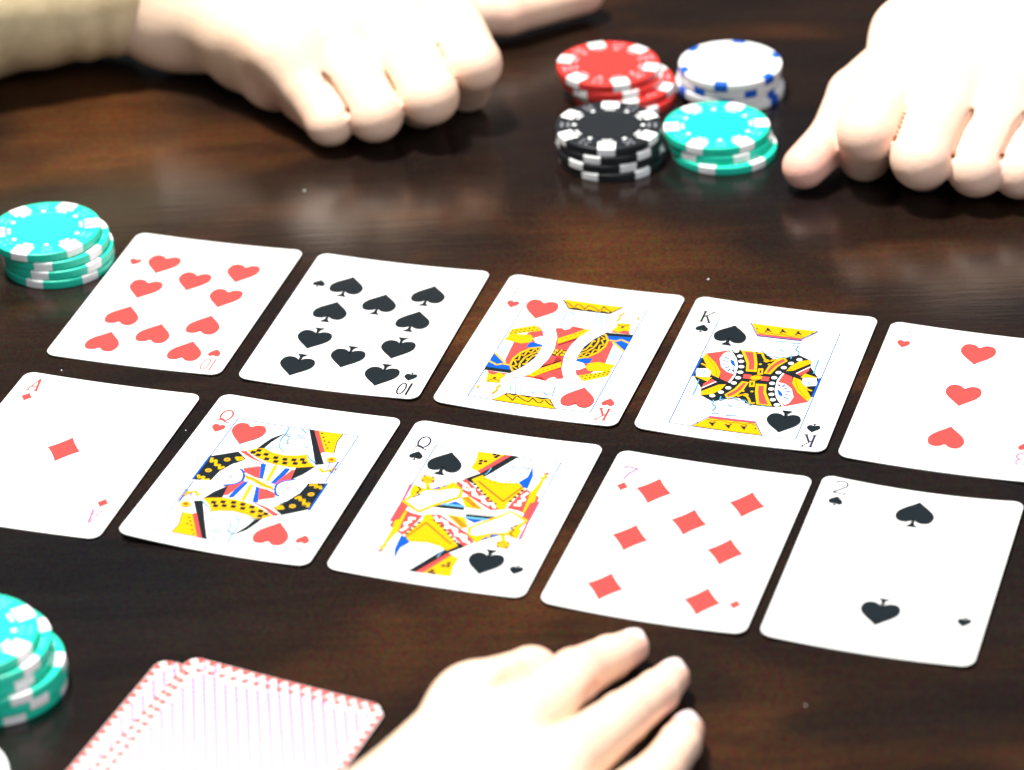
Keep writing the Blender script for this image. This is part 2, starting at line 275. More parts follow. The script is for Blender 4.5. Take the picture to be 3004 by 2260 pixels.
COURT={
'Kh':[
('p','r',[(-1.65,-15.75),(-4.07,-17.61),(-11.0,-17.38),(-16.06,-9.63),(-17.11,1.83),(-14.25,9.37),(-11.11,16.2),(-8.67,16.83),(-0.82,1.87),(6.81,8.92),(5.49,-3.99),(3.93,-10.19),(5.79,-15.6),(4.08,-16.29),(2.89,-15.21),(1.47,-16.16),(0.87,-18.35)]),
('p','y',[(-20.66,4.72),(-19.99,10.87),(-13.14,15.67),(-10.0,12.62),(-20.07,7.0)]),
('d','k',0.34,[(-19.56,9.53),(-18.29,10.37),(-17.02,11.22),(-15.75,12.06),(-14.48,12.91),(-13.2,13.76),(-19.54,8.08),(-18.24,8.85),(-16.95,9.61),(-15.66,10.38),(-14.36,11.14),(-13.06,11.91),(-11.77,12.67)]),
('s','k',0.22,[(-17.86,4.18),(-12.29,7.33)]),
('p','y',[(-20.64,3.28),(-19.44,7.77),(-12.78,8.9),(-11.16,6.77),(-11.31,4.19),(-14.29,2.57)]),
('p','w',[(-11.32,6.73),(-9.35,9.12),(-7.36,9.04),(-5.55,3.16),(-8.81,3.15)]),
('p','b',[(-11.79,4.06),(-10.55,4.56),(-6.07,3.44),(-6.18,2.4),(-11.81,0.51)]),
('p','w',[(-20.19,1.19),(-16.84,2.07),(-16.19,-9.25),(-20.88,-5.47)]),
('s','l',0.3,[(-18.88,0.52),(-18.82,-5.77)]),
('s','l',0.3,[(-17.95,0.34),(-17.64,-7.13)]),
('p','b',[(-20.88,-5.47),(-15.57,-11.17),(-14.05,-11.6),(-12.44,-14.89),(-21.15,-15.6)]),
('s','y',0.55,[(-20.7,-6.01),(-15.57,-11.17)]),
('s','y',0.6,[(-20.98,-11.59),(-17.89,-13.1),(-16.2,-11.91),(-13.59,-11.97)]),
('p','k',[(-20.93,-15.46),(-12.16,-14.81),(-10.99,-16.73),(-20.89,-17.18)]),
('p','r',[(-19.68,-17.44),(-12.37,-17.42),(-15.17,-19.13),(-18.59,-19.21)]),
('p','y',[(-19.05,-18.84),(-16.96,-19.6),(-15.63,-17.45),(-12.94,-18.71),(-13.92,-21.42),(-13.27,-23.69),(-17.92,-24.43)]),
('s','k',0.25,[(-17.59,-23.61),(-16.18,-22.01),(-13.83,-22.62)]),
('d','k',0.55,[(-15.93,-21.3)]),
('p','y',[(-6.1,2.85),(-10.24,0.76),(-12.92,-3.14),(-14.15,-7.47),(-13.89,-11.55),(-12.0,-15.59),(-10.17,-15.94),(-7.55,-11.96),(-6.16,-5.38),(-5.59,-0.22)]),
('p','k',[(-6.24,1.88),(-9.92,-0.26),(-12.23,-3.96),(-13.43,-8.11),(-13.13,-11.77),(-11.65,-14.68),(-10.28,-14.9),(-8.19,-11.3),(-6.68,-5.1),(-5.99,-0.32)]),
('s','y',0.42,[(-6.72,1.34),(-7.4,-0.69),(-8.56,0.27),(-9.24,-2.43),(-10.61,-1.53),(-10.84,-4.93),(-12.28,-4.48),(-11.79,-8.1),(-13.19,-8.47),(-11.42,-11.32),(-12.57,-12.45),(-10.69,-13.61)]),
('s','y',0.5,[(-6.19,-0.37),(-8.67,-2.86),(-10.28,-6.04),(-10.7,-9.89),(-10.14,-12.64)]),
('s','y',0.45,[(-6.52,-2.55),(-8.12,-4.64),(-8.75,-8.13),(-8.63,-10.59)]),
('d','y',0.5,[(-9.32,-10.19)]),
('d','y',0.5,[(-9.19,-6.75)]),
('d','y',0.5,[(-7.84,-4.15)]),
('p','y',[(-6.32,-16.98),(-5.89,-14.24),(2.29,-5.49),(3.31,-8.86),(-1.37,-13.88),(-3.71,-17.11)]),
('s','k',0.3,[(-3.14,-10.23),(1.93,-4.76)]),
('d','o',0.3,[(-3.96,-15.21),(-2.85,-13.94),(-1.75,-12.66),(-0.64,-11.38),(0.47,-10.1),(1.58,-8.82)]),
('p','k',[(-2.41,2.13),(-0.42,1.98),(-0.12,-2.55),(-2.49,-1.58)]),
('p','y',[(-1.99,1.9),(-0.75,1.8),(-0.67,0.4),(-1.81,0.44)]),
('p','y',[(-2.02,0.13),(-1.1,-0.05),(-1.0,-1.36),(-2.05,-1.3)]),
('p','y',[(-0.43,-0.12),(0.22,0.05),(-0.08,-2.37),(-0.82,-1.65)]),
('p','w',[(-12.41,15.43),(-10.46,17.66),(-6.59,16.51),(-3.69,9.57),(-2.22,1.5),(-2.32,-5.21),(-3.38,-10.86),(-5.45,-15.93),(-7.95,-18.88),(-12.9,-19.52),(-11.69,-16.58),(-8.71,-11.02),(-6.96,-5.59),(-6.64,0.35),(-7.56,6.86),(-9.67,12.28)]),
('s','b',0.13,[(-12.41,15.43),(-9.67,12.28),(-7.48,6.88),(-6.64,0.35),(-6.96,-5.59),(-8.66,-11.18),(-11.64,-16.73)]),
('d','t',0.35,[(-8.71,14.84),(-6.88,11.46),(-5.71,8.2),(-4.78,4.2),(-4.39,0.1),(-4.4,-4.08),(-4.99,-7.73),(-6.08,-11.16),(-7.83,-14.5),(-9.44,-17.55)]),
('p','k',[(-9.12,-29.31),(5.64,-29.03),(9.29,-34.75),(-12.52,-34.62)]),
('p','y',[(-9.43,-30.36),(5.76,-30.12),(9.1,-34.8),(-12.33,-34.56)]),
('s','k',0.32,[(-9.43,-30.36),(-6.64,-32.43),(-5.9,-33.43),(-5.46,-30.12),(-1.99,-32.4),(-0.58,-32.83),(0.1,-30.26),(2.22,-32.33),(3.36,-32.59),(4.04,-30.02),(6.51,-32.55),(8.21,-33.29)]),
('s','y',0.35,[(-8.71,-29.93),(-6.08,-30.84),(-5.19,-29.64),(-1.27,-30.62),(-0.31,-29.64),(3.37,-30.59),(5.61,-29.6)]),
('s','y',0.5,[(-12.76,-25.02),(-13.42,-26.97),(-12.82,-28.43),(-13.72,-30.92)]),
('d','y',0.6,[(-19.53,-28.18)]),
('s','l',0.24,[(-18.35,-27.87),(-15.34,-27.88)]),
('s','l',0.21,[(-9.96,-22.01),(-8.21,-28.83)]),
('s','l',0.21,[(-8.5,-21.22),(-6.26,-28.96)]),
('s','l',0.21,[(-6.8,-21.18),(-4.47,-28.81)]),
('s','l',0.3,[(-2.55,-26.54),(-0.86,-26.5),(0.35,-25.61)]),
('s','l',0.3,[(2.16,-25.3),(3.72,-26.9),(5.09,-26.54)]),
('s','l',0.24,[(-0.16,-21.22),(3.42,-21.09)]),
('s','l',0.21,[(4.98,-20.93),(5.82,-27.55)]),
],
'Ks':[
('p','k',[(-20.37,7.65),(-19.75,11.12),(-12.72,15.34),(-9.38,16.41),(-3.75,16.72),(-1.77,16.37),(0.21,16.03),(0.37,0.32),(2.46,-16.98),(-0.01,-15.22),(-2.68,-13.51),(-4.92,-13.66),(-6.6,-15.27),(-10.53,-17.83),(-15.16,-15.0),(-15.99,-10.81),(-20.25,-3.79)]),
('p','r',[(-19.75,11.12),(-12.67,15.11),(-9.22,10.4),(-7.78,5.81),(-7.3,-0.6),(-7.99,-5.21),(-11.11,-4.37),(-12.81,2.12),(-15.51,6.79)]),
('p','w',[(-12.93,14.46),(-10.27,11.79),(-8.17,6.54),(-7.99,0.86),(-10.32,1.51),(-12.89,4.14),(-14.59,9.07),(-14.11,12.67)]),
('p','b',[(-11.17,9.75),(-9.56,8.83),(-8.21,5.3),(-9.44,6.06),(-10.53,7.6)]),
('p','b',[(-9.04,2.64),(-8.41,4.02),(-7.89,1.86)]),
('s','b',0.42,[(-13.28,10.64),(-11.57,9.65)]),
('s','b',0.42,[(-13.19,8.18),(-11.47,8.03)]),
('s','b',0.42,[(-12.63,5.85),(-10.94,6.51)]),
('s','b',0.42,[(-11.39,3.69),(-10.33,5.02)]),
('s','b',0.42,[(-10.13,1.96),(-9.59,3.73)]),
('s','w',0.5,[(-12.37,15.26),(-9.45,10.5),(-7.86,5.79),(-7.31,-0.19),(-8.07,-5.4)]),
('p','y',[(-20.24,8.35),(-19.71,10.96),(-15.2,6.04),(-12.28,0.78),(-11.81,-3.73),(-14.18,-2.94),(-16.14,1.3),(-17.92,3.73)]),
('s','k',0.1,[(-18.77,8.87),(-14.66,3.3),(-12.75,-1.94)]),
('p','k',[(-20.87,7.12),(-18.17,4.73),(-18.46,2.53),(-20.74,0.16)]),
('s','y',0.6,[(-19.5,4.16),(-17.82,3.34),(-16.46,1.22)]),
('p','w',[(-20.8,0.56),(-17.01,1.74),(-15.17,-0.26),(-14.97,-3.46),(-19.31,-4.21)]),
('s','l',0.38,[(-18.44,0.73),(-17.27,-0.61),(-18.07,-2.44)]),
('p','y',[(-20.16,-4.17),(-16.02,-3.96),(-14.02,-3.23),(-15.0,-6.38)]),
('s','b',0.45,[(-20.57,7.6),(-20.55,-4.27)]),
('p','r',[(-15.94,-7.99),(-13.8,-4.47),(-11.98,-5.96),(-15.7,-11.14)]),
('s','w',0.35,[(-15.8,-10.76),(-12.25,-5.7)]),
('p','y',[(-15.55,-12.94),(-11.02,-7.33),(-8.65,-6.43),(-9.37,-9.82),(-11.54,-13.71),(-15.06,-15.22)]),
('d','k',0.2,[(-14.22,-12.93),(-13.03,-11.84),(-11.92,-10.45),(-10.79,-9.12),(-9.85,-7.85)]),
('s','k',0.9,[(-14.43,-2.76),(-7.61,-5.93)]),
('d','W',1.0,[(-10.34,15.1),(-8.39,12.25),(-7.22,9.07),(-6.38,5.75),(-5.88,2.2),(-5.77,-1.43),(-6.38,-4.98),(-7.42,-8.45),(-9.13,-11.68),(-11.32,-14.61)]),
('p','y',[(-9.04,16.25),(-3.85,16.27),(-1.65,8.96),(-0.7,3.64),(-4.28,3.24),(-5.18,8.1),(-7.2,12.55)]),
('p','r',[(-7.6,15.52),(-4.68,15.65),(-2.64,8.72),(-1.97,4.79),(-3.63,4.54),(-4.4,8.7),(-6.03,12.42)]),
('p','y',[(-4.08,-3.28),(-1.67,-3.25),(-2.25,-8.38),(-3.7,-12.72),(-5.87,-15.72),(-7.67,-12.91),(-5.39,-8.59)]),
('p','r',[(-3.27,-4.05),(-2.43,-4.08),(-3.07,-8.42),(-4.53,-11.82),(-6.09,-13.95),(-6.89,-12.72),(-4.6,-8.96)]),
('s','y',0.6,[(-3.07,15.63),(-1.68,15.98),(-0.73,13.72),(0.89,11.23),(2.08,11.53),(3.26,12.81)]),
('d','y',1.0,[(0.86,11.39)]),
('d','y',0.55,[(-0.64,8.8)]),
('d','y',0.55,[(2.27,9.27)]),
('s','k',0.12,[(0.01,11.43),(1.72,11.27)]),
('p','r',[(-4.54,1.31),(-1.84,1.4),(-1.41,-1.33),(-4.18,-1.45)]),
('d','y',1.55,[(0.37,0.32)]),
('p','y',[(-0.8,5.89),(0.98,6.33),(1.67,2.43),(-0.11,1.99)]),
('p','k',[(0.06,4.88),(0.65,5.03),(0.86,3.21),(0.35,3.08)]),
('s','k',0.12,[(-0.63,0.65),(0.18,1.66),(1.23,1.1)]),
('p','r',[(-9.03,-27.28),(5.91,-26.83),(6.49,-28.08),(-9.21,-29.04)]),
('p','y',[(-9.34,-28.52),(6.46,-27.94),(9.86,-34.4),(-13.36,-34.25)]),
('s','k',0.2,[(-9.79,-29.18),(-7.19,-29.78),(-5.43,-28.56),(-1.87,-29.77),(-0.12,-28.56),(2.97,-29.58),(4.67,-28.15),(6.91,-29.37)]),
('d','k',0.75,[(-7.18,-31.48),(-1.85,-31.55),(3.16,-31.23)]),
('d','k',0.4,[(-8.13,-30.94),(-6.62,-30.41),(-6.94,-32.43),(-2.8,-31.01),(-1.31,-30.41),(-1.53,-32.55),(2.18,-30.54),(3.71,-30.09),(3.5,-32.14),(6.98,-31.05),(-11.89,-32.26)]),
('s','b',0.25,[(-9.06,-27.13),(5.91,-26.83),(9.86,-34.4)]),
('s','b',0.25,[(-13.36,-34.25),(-9.03,-27.28)]),
('s','l',0.3,[(-10.23,-17.36),(-10.07,-19.69),(-8.54,-20.89),(-9.07,-23.77)]),
('s','l',0.3,[(-8.43,-14.53),(-8.28,-16.87),(-7.29,-15.84)]),
('s','l',0.3,[(-6.69,-14.9),(-4.35,-14.32),(-2.52,-15.05),(-0.1,-14.85)]),
('s','l',0.38,[(-9.29,-25.39),(-6.58,-24.72)]),
('s','l',0.38,[(-4.21,-25.15),(-0.89,-24.48)]),
('s','l',0.27,[(-7.16,-19.76),(-4.92,-18.81),(-3.49,-19.64)]),
('s','l',0.3,[(-17.91,-6.45),(-17.56,-11.2),(-17.61,-16.01)]),
('s','l',0.21,[(-0.01,-15.22),(2.16,-17.45),(3.5,-17.9)]),
('s','l',0.21,[(5.74,-16.95),(8.33,-17.49)]),
],
'Qh':[
('p','k',[(-2.93,29.99),(-6.06,25.92),(-7.56,21.72),(-8.36,18.62),(-6.16,19.84),(-5.15,24.13),(-3.52,28.05)]),
('p','k',[(3.89,34.24),(5.62,34.28),(15.99,15.57),(13.4,14.49),(8.71,24.4)]),
('p','r',[(5.62,34.28),(7.25,34.14),(13.64,22.5),(12.5,21.64)]),
('p','y',[(7.25,34.14),(15.64,34.15),(15.36,29.22),(16.81,22.53),(13.64,22.5)]),
('s','k',0.2,[(15.64,34.15),(15.36,29.22),(16.81,22.53)]),
('d','k',0.4,[(8.82,32.92),(10.17,30.84),(11.28,28.71),(12.51,26.61),(13.71,24.92),(12.89,28.32)]),
('p','k',[(-20.72,10.4),(-13.39,15.52),(-9.34,12.05),(-12.28,7.71),(-14.57,2.37),(-14.48,-3.85),(-21.06,-4.51)]),
('d','y',1.1,[(-14.95,9.93),(-18.26,2.18)]),
('d','r',0.5,[(-14.95,9.93),(-18.26,2.18)]),
('s','y',0.7,[(-10.83,12.45),(-12.64,11.97),(-11.47,10.69),(-10.14,11.84)]),
('s','y',0.7,[(-19.82,9.28),(-19.34,7.02),(-18.17,8.52),(-17.21,5.61),(-16.15,6.29),(-15.29,4.15),(-14.31,5.59)]),
('s','y',0.7,[(-20.11,-1.44),(-19.53,-2.85),(-18.22,-1.73),(-17.9,-3.59),(-16.05,-2.71)]),
('s','b',0.5,[(-20.92,10.58),(-21.01,-4.65)]),
('p','r',[(-12.81,15.76),(-11.14,16.6),(-7.0,13.46),(-2.86,11.38),(-3.04,10.15),(-7.73,11.92)]),
('s','w',0.4,[(-12.58,15.18),(-7.93,12.42),(-3.32,10.86)]),
('p','r',[(-8.01,6.47),(-2.96,9.38),(-0.92,2.47),(-6.28,3.78)]),
('p','w',[(-2.38,10.72),(5.26,11.55),(5.03,0.16),(-0.44,1.81)]),
('p','b',[(-3.78,10.9),(-1.85,10.85),(0.36,2.02),(-1.08,2.66)]),
('p','y',[(0.71,10.98),(2.08,10.87),(2.69,1.32),(1.4,1.6)]),
('p','b',[(4.79,10.24),(6.55,10.47),(5.35,0.47),(3.37,0.72)]),
('p','r',[(6.95,8.85),(8.07,11.35),(9.11,3.8),(4.75,0.31)]),
('p','k',[(7.99,11.33),(13.87,13.83),(11.69,8.54),(8.92,4.29)]),
('p','w',[(6.15,10.37),(8.07,11.35),(8.08,9.94),(6.74,9.42)]),
('p','y',[(-8.39,18.69),(-5.84,19.6),(-3.03,18.1),(1.71,17.35),(5.82,18.2),(8.56,19.72),(10.59,16.12),(13.61,13.36),(8.39,11.43),(3.71,10.98),(-1.53,11.97),(-6.54,13.98),(-10.79,16.85)]),
('s','o',0.12,[(-5.39,18.44),(-1.66,16.86),(2.98,16.34),(8.91,18.22)]),
('q','k',1.65,[(-7.15,17.81),(-4.08,16.22),(-0.36,15.22),(2.82,15.02),(5.75,15.48),(8.3,16.31),(-8.46,16.27)]),
('q','k',1.65,[(-6.36,15.22),(-2.89,13.75),(0.48,13.05),(3.62,12.94),(6.92,13.57),(9.59,14.67)]),
('p','w',[(-9.11,10.92),(-3.65,9.43),(-7.64,7.2),(-8.65,4.72),(-11.37,3.22),(-13.6,-4.39),(-15.17,-3.25),(-14.57,2.37),(-12.28,7.71)]),
('p','w',[(-11.65,3.93),(-8.87,5.84),(-6.6,2.91),(-5.66,-1.13),(-7.89,-3.27),(-10.53,-4.36),(-12.98,-8.1),(-14.57,-8.52),(-14.45,-2.29)]),
('s','b',0.6,[(-8.95,5.82),(-7.31,4.69),(-6.12,2.26),(-5.74,-0.37),(-6.69,-2.41),(-8.6,-3.69),(-10.28,-4.44)]),
('p','m',[(-10.69,-0.12),(-9.86,2.21),(-9.52,1.36),(-9.95,-0.32)]),
('s','b',0.14,[(-9.27,-0.91),(-8.84,0.76),(-9.34,2.35)]),
('s','b',0.14,[(-8.53,-1.11),(-8.24,0.92),(-9.02,2.67)]),
('s','w',0.5,[(-6.28,3.78),(-3.05,2.29),(0.98,-0.14),(5.17,-0.2)]),
('p','y',[(-5.83,2.96),(-3.05,2.29),(-0.45,1.27),(0.46,-1.05),(-2.75,0.42),(-5.18,1.34)]),
('s','o',0.2,[(-5.47,2.28),(-2.72,1.44),(-0.01,0.14)]),
('p','w',[(-22.15,-5.1),(-14.91,-3.34),(-14.57,-8.52),(-15.38,-12.96),(-17.39,-12.35),(-20.92,-10.2)]),
('d','y',1.7,[(17.48,18.34)]),
('d','o',0.8,[(17.48,18.34)]),
('s','y',0.9,[(15.74,12.35),(17.41,10.83),(19.33,12.13),(20.2,13.93)]),
('s','b',0.14,[(17.61,16.79),(18.2,11.04)]),
('s','l',0.3,[(-2.81,33.78),(-2.59,29.92),(-2.82,25.4),(-1.61,21.68),(0.75,19.26)]),
('s','b',0.25,[(-2.18,28.64),(0.01,28.17)]),
('s','b',0.25,[(1.93,28.43),(4.56,28.55)]),
('s','l',0.3,[(-2.2,29.62),(-0.43,29.92)]),
('s','l',0.3,[(1.56,29.63),(4.09,29.81)]),
('s','l',0.3,[(-0.66,27.58),(-0.22,24.46),(0.81,24.33)]),
('s','b',0.22,[(-0.19,22.86),(1.57,22.92)]),
('s','l',0.24,[(1.44,33.84),(3.51,31.93),(4.67,31.83)]),
('s','l',0.24,[(5.33,25.93),(7.04,23.16),(7.71,24.94)]),
('s','l',0.3,[(-5.84,19.6),(-3.53,20.53),(-1.73,21.65)]),
('s','l',0.3,[(8.56,19.72),(10.24,17.62),(13.13,15.21)]),
('s','b',0.3,[(20.08,17.84),(20.07,14.29),(20.31,5.37)]),
],
'Qs':[
('p','y',[(-6.76,34.63),(2.21,34.82),(-2.64,22.93),(-6.09,24.77),(-5.86,29.16)]),
('d','k',0.7,[(-1.18,34.17),(0.2,33.9),(-0.32,32.81),(-4.22,29.43),(-2.75,29.57),(-3.95,27.92)]),
('p','r',[(2.09,34.79),(4.41,34.99),(-2.06,22.45),(-3.47,23.34)]),
('p','k',[(4.33,34.97),(6.71,34.8),(1.25,23.78),(-1.77,18.48),(-2.78,16.29),(-6.12,17.97),(-2.11,22.6)]),
('p','r',[(-8.04,15.3),(-5.52,18.13),(10.08,4.01),(7.28,3.12),(2.1,6.46),(-4.24,10.9)]),
('p','r',[(14.64,17.21),(20.12,13.44),(19.72,2.78),(15.95,4.79),(12.01,5.26),(13.34,13.2)]),
('p','y',[(-3.75,18.36),(-1.26,21.57),(1.87,19.82),(6.0,18.96),(11.64,20.05),(14.05,17.06),(11.35,7.36),(11.73,4.81),(10.19,3.66),(8.01,5.88),(2.2,11.44)]),
('s','o',0.45,[(-1.39,17.96),(9.75,8.68),(13.28,18.16)]),
('q','k',1.0,[(-1.95,15.96),(-0.4,14.21),(1.24,12.72),(2.87,11.08),(4.56,9.38),(6.1,7.88),(7.64,6.77),(11.89,9.4),(12.49,11.83),(13.12,13.9),(13.67,15.96)]),
('d','o',0.25,[(0.22,19.62),(2.21,18.75),(4.02,18.45),(5.78,18.29),(7.41,18.56),(8.99,18.97),(10.52,19.52)]),
('s','w',0.75,[(-6.57,16.07),(-4.92,14.96),(-4.42,12.78),(-2.5,12.13),(-1.35,13.19),(-0.52,9.96),(1.71,9.02),(2.85,10.08),(3.67,6.87),(5.38,6.18),(6.63,6.88),(8.19,4.64)]),
('s','w',0.45,[(-4.95,15.72),(-2.96,13.54),(-0.69,11.83),(1.2,9.26),(3.84,7.67),(6.1,5.23)]),
('s','w',0.8,[(15.76,14.97),(14.73,12.8),(15.97,10.84),(14.62,9.73),(15.47,7.68),(13.8,7.62)]),
('p','b',[(12.87,29.94),(14.45,25.04),(14.99,17.46),(13.39,17.81),(11.13,20.3),(13.01,23.89)]),
('p','y',[(17.9,24.39),(18.68,24.2),(18.75,14.61),(19.3,11.71),(19.7,3.52),(17.44,4.05),(16.93,11.85),(16.43,15.53),(17.15,18.02)]),
('s','r',0.8,[(17.91,26.72),(18.69,27.39)]),
('s','y',0.7,[(17.14,24.34),(18.85,25.02),(18.02,26.36)]),
('p','b',[(-14.84,9.29),(-9.03,14.43),(-7.1,12.46),(-10.89,9.02)]),
('p','b',[(-7.89,1.95),(-4.67,5.07),(-1.08,3.2)]),
('p','y',[(-3.67,7.61),(-1.66,8.9),(5.25,2.59),(-0.75,2.83)]),
('s','o',0.4,[(-3.0,7.79),(2.03,3.41)]),
('s','o',0.4,[(-2.02,8.04),(3.38,3.16)]),
('p','k',[(-10.53,0.28),(-8.07,1.83),(-1.03,2.38),(-0.6,1.06)]),
('s','l',0.75,[(-8.25,2.39),(-1.17,2.8)]),
('s','w',0.6,[(-11.03,-0.76),(-0.26,0.02)]),
('p','r',[(-20.69,10.31),(-20.44,0.57),(-20.51,-0.21),(-18.15,-1.11),(-18.27,-9.42),(-20.64,-11.16),(-20.98,0.27),(-21.6,10.22)]),
('p','y',[(-20.71,0.12),(-19.28,4.68),(-20.15,5.98),(-20.22,10.58),(-16.53,9.23),(-13.93,9.14),(-11.56,9.76),(-8.75,15.51),(-4.47,11.61),(-3.71,7.98),(-4.54,6.62),(-10.75,-0.31),(-13.73,-4.1),(-17.4,-2.05)]),
('p','w',[(-19.46,0.82),(-16.01,5.15),(-16.06,7.82),(-14.2,8.69),(-12.12,8.85),(-7.31,11.79),(-5.26,11.41),(-5.01,7.8),(-11.54,0.77),(-14.05,-2.91),(-17.49,-0.56)]),
('d','l',0.3,[(-8.97,7.75),(-7.0,9.57),(-16.4,1.24),(-14.51,-0.54),(-11.41,2.92)]),
('s','k',0.35,[(-18.55,9.47),(-17.28,8.27),(-17.87,6.2),(-16.52,5.4),(-18.21,3.43)]),
('s','y',0.9,[(-16.62,12.68),(-15.35,9.54),(-14.32,9.04)]),
('s','y',0.6,[(-13.53,9.25),(-11.17,9.86),(-11.48,12.09)]),
('d','y',1.0,[(-18.34,14.56),(-17.39,15.58),(-15.88,14.96),(-17.26,13.29),(-15.87,13.65)]),
('d','r',0.5,[(-18.62,16.04),(-15.08,13.85),(-15.8,15.99),(-18.37,13.38)]),
('s','b',0.16,[(-20.86,11.57),(-20.78,0.32)]),
('s','l',0.3,[(6.01,28.47),(7.76,28.37)]),
('s','l',0.3,[(9.55,28.84),(12.56,28.84)]),
('s','l',0.27,[(0.32,26.04),(0.05,22.85),(-0.52,21.92)]),
],
}


SUITS = {'heart': (heart_shape, 'r'), 'spade': (spade_shape, 'k'), 'diamond': (diamond_shape, 'r')}
def pip_polys(suit, cx, cy, rot, s=1.0):
    """pip centred on (cx, cy); rot: upside down"""
    polys = SUITS[suit][0]()
    off = {'heart': -6.45, 'spade': -7.15, 'diamond': 0}[suit]
    return moved([[(x, y + off) for x, y in p] for p in polys], cx, cy, s, rot)
def build_card(spec):
    c = dict(top=spec['bow'][0], bot=spec['bow'][1], bl=spec.get('bl', 0), tr=spec.get('tr', 0)); dy = spec['dy']; suit = spec['suit']
    root = empty('playing_card', (spec['x'], spec['y'], 0.02), math.radians(spec['rot']), spec['label'], 'playing card', 'playing cards dealt face up in two rows')
    link('card_sheet', card_body(c), root, [CARD])
    ink = INK[SUITS[suit][1]]
    for (x, y, up) in spec['pips']:
        link(suit + '_pip', print_mesh(suit + '_pip', [(pip_polys(suit, x, y + dy, not up, spec.get('ps', 1.0)), ink)], c, base=.34 if spec.get('court') else .08), root)
    for k, (rot, im) in enumerate(((False, spec['ink'][0]), (True, spec['ink'][1]))):
        sg = -1 if rot else 1
        sp = pip_polys(suit, -25.0 * sg, 26.7 * sg + dy, (suit == 'heart' and rot) or (suit == 'spade' and rot), .37 if suit != 'diamond' else .345)
        link('corner_pip', print_mesh('corner_pip', [(sp, ink)], c), root)
        gl = moved(glyph(spec['rank'], spec.get('thin', .34) if k == 0 else spec.get('thin2', .34)), -25.1 * sg, 30.8 * sg + dy, 1.0, rot)  # thinner strokes and paler inks stand in for glare washing out some indices
        link('corner_index', print_mesh('corner_index', [(gl, INK[im])], c), root)
    if spec.get('court'):
        fx, fy = 20.9, 34.2
        fr = stroke([(-fx, -fy + dy), (fx, -fy + dy)], .32) + stroke([(-fx, fy + dy), (fx, fy + dy)], .32) + stroke([(-fx, -fy + dy), (-fx, fy + dy)], .32) + stroke([(fx, -fy + dy), (fx, fy + dy)], .32)
        link('frame_line', print_mesh('frame_line', [(fr, INK['b'])], c, base=.07), root)
        for rot in (False, True):
            sg = -1 if rot else 1
            layers = []
            for e in COURT[spec['court']]:
                def T(q): return (q[0] * sg, q[1] * sg + dy)
                if e[0] == 'p': layers.append(([[T(q) for q in e[2 - 0]]], INK[e[1]])) if len(e) == 3 else None
                elif e[0] == 's': layers.append((stroke([T(q) for q in e[3]], e[2] * 1.35), INK[e[1]]))
                elif e[0] == 'd': layers.append((sum([disc(*T(q), e[2]) for q in e[3]], []), INK[e[1]]))
                elif e[0] == 'q': layers.append((sum([square(*T(q), e[2]) for q in e[3]], []), INK[e[1]]))
            link('court_figure', print_mesh('court_figure', layers, c, base=.08 + (.003 if rot else 0), step=.006), root)
    return root

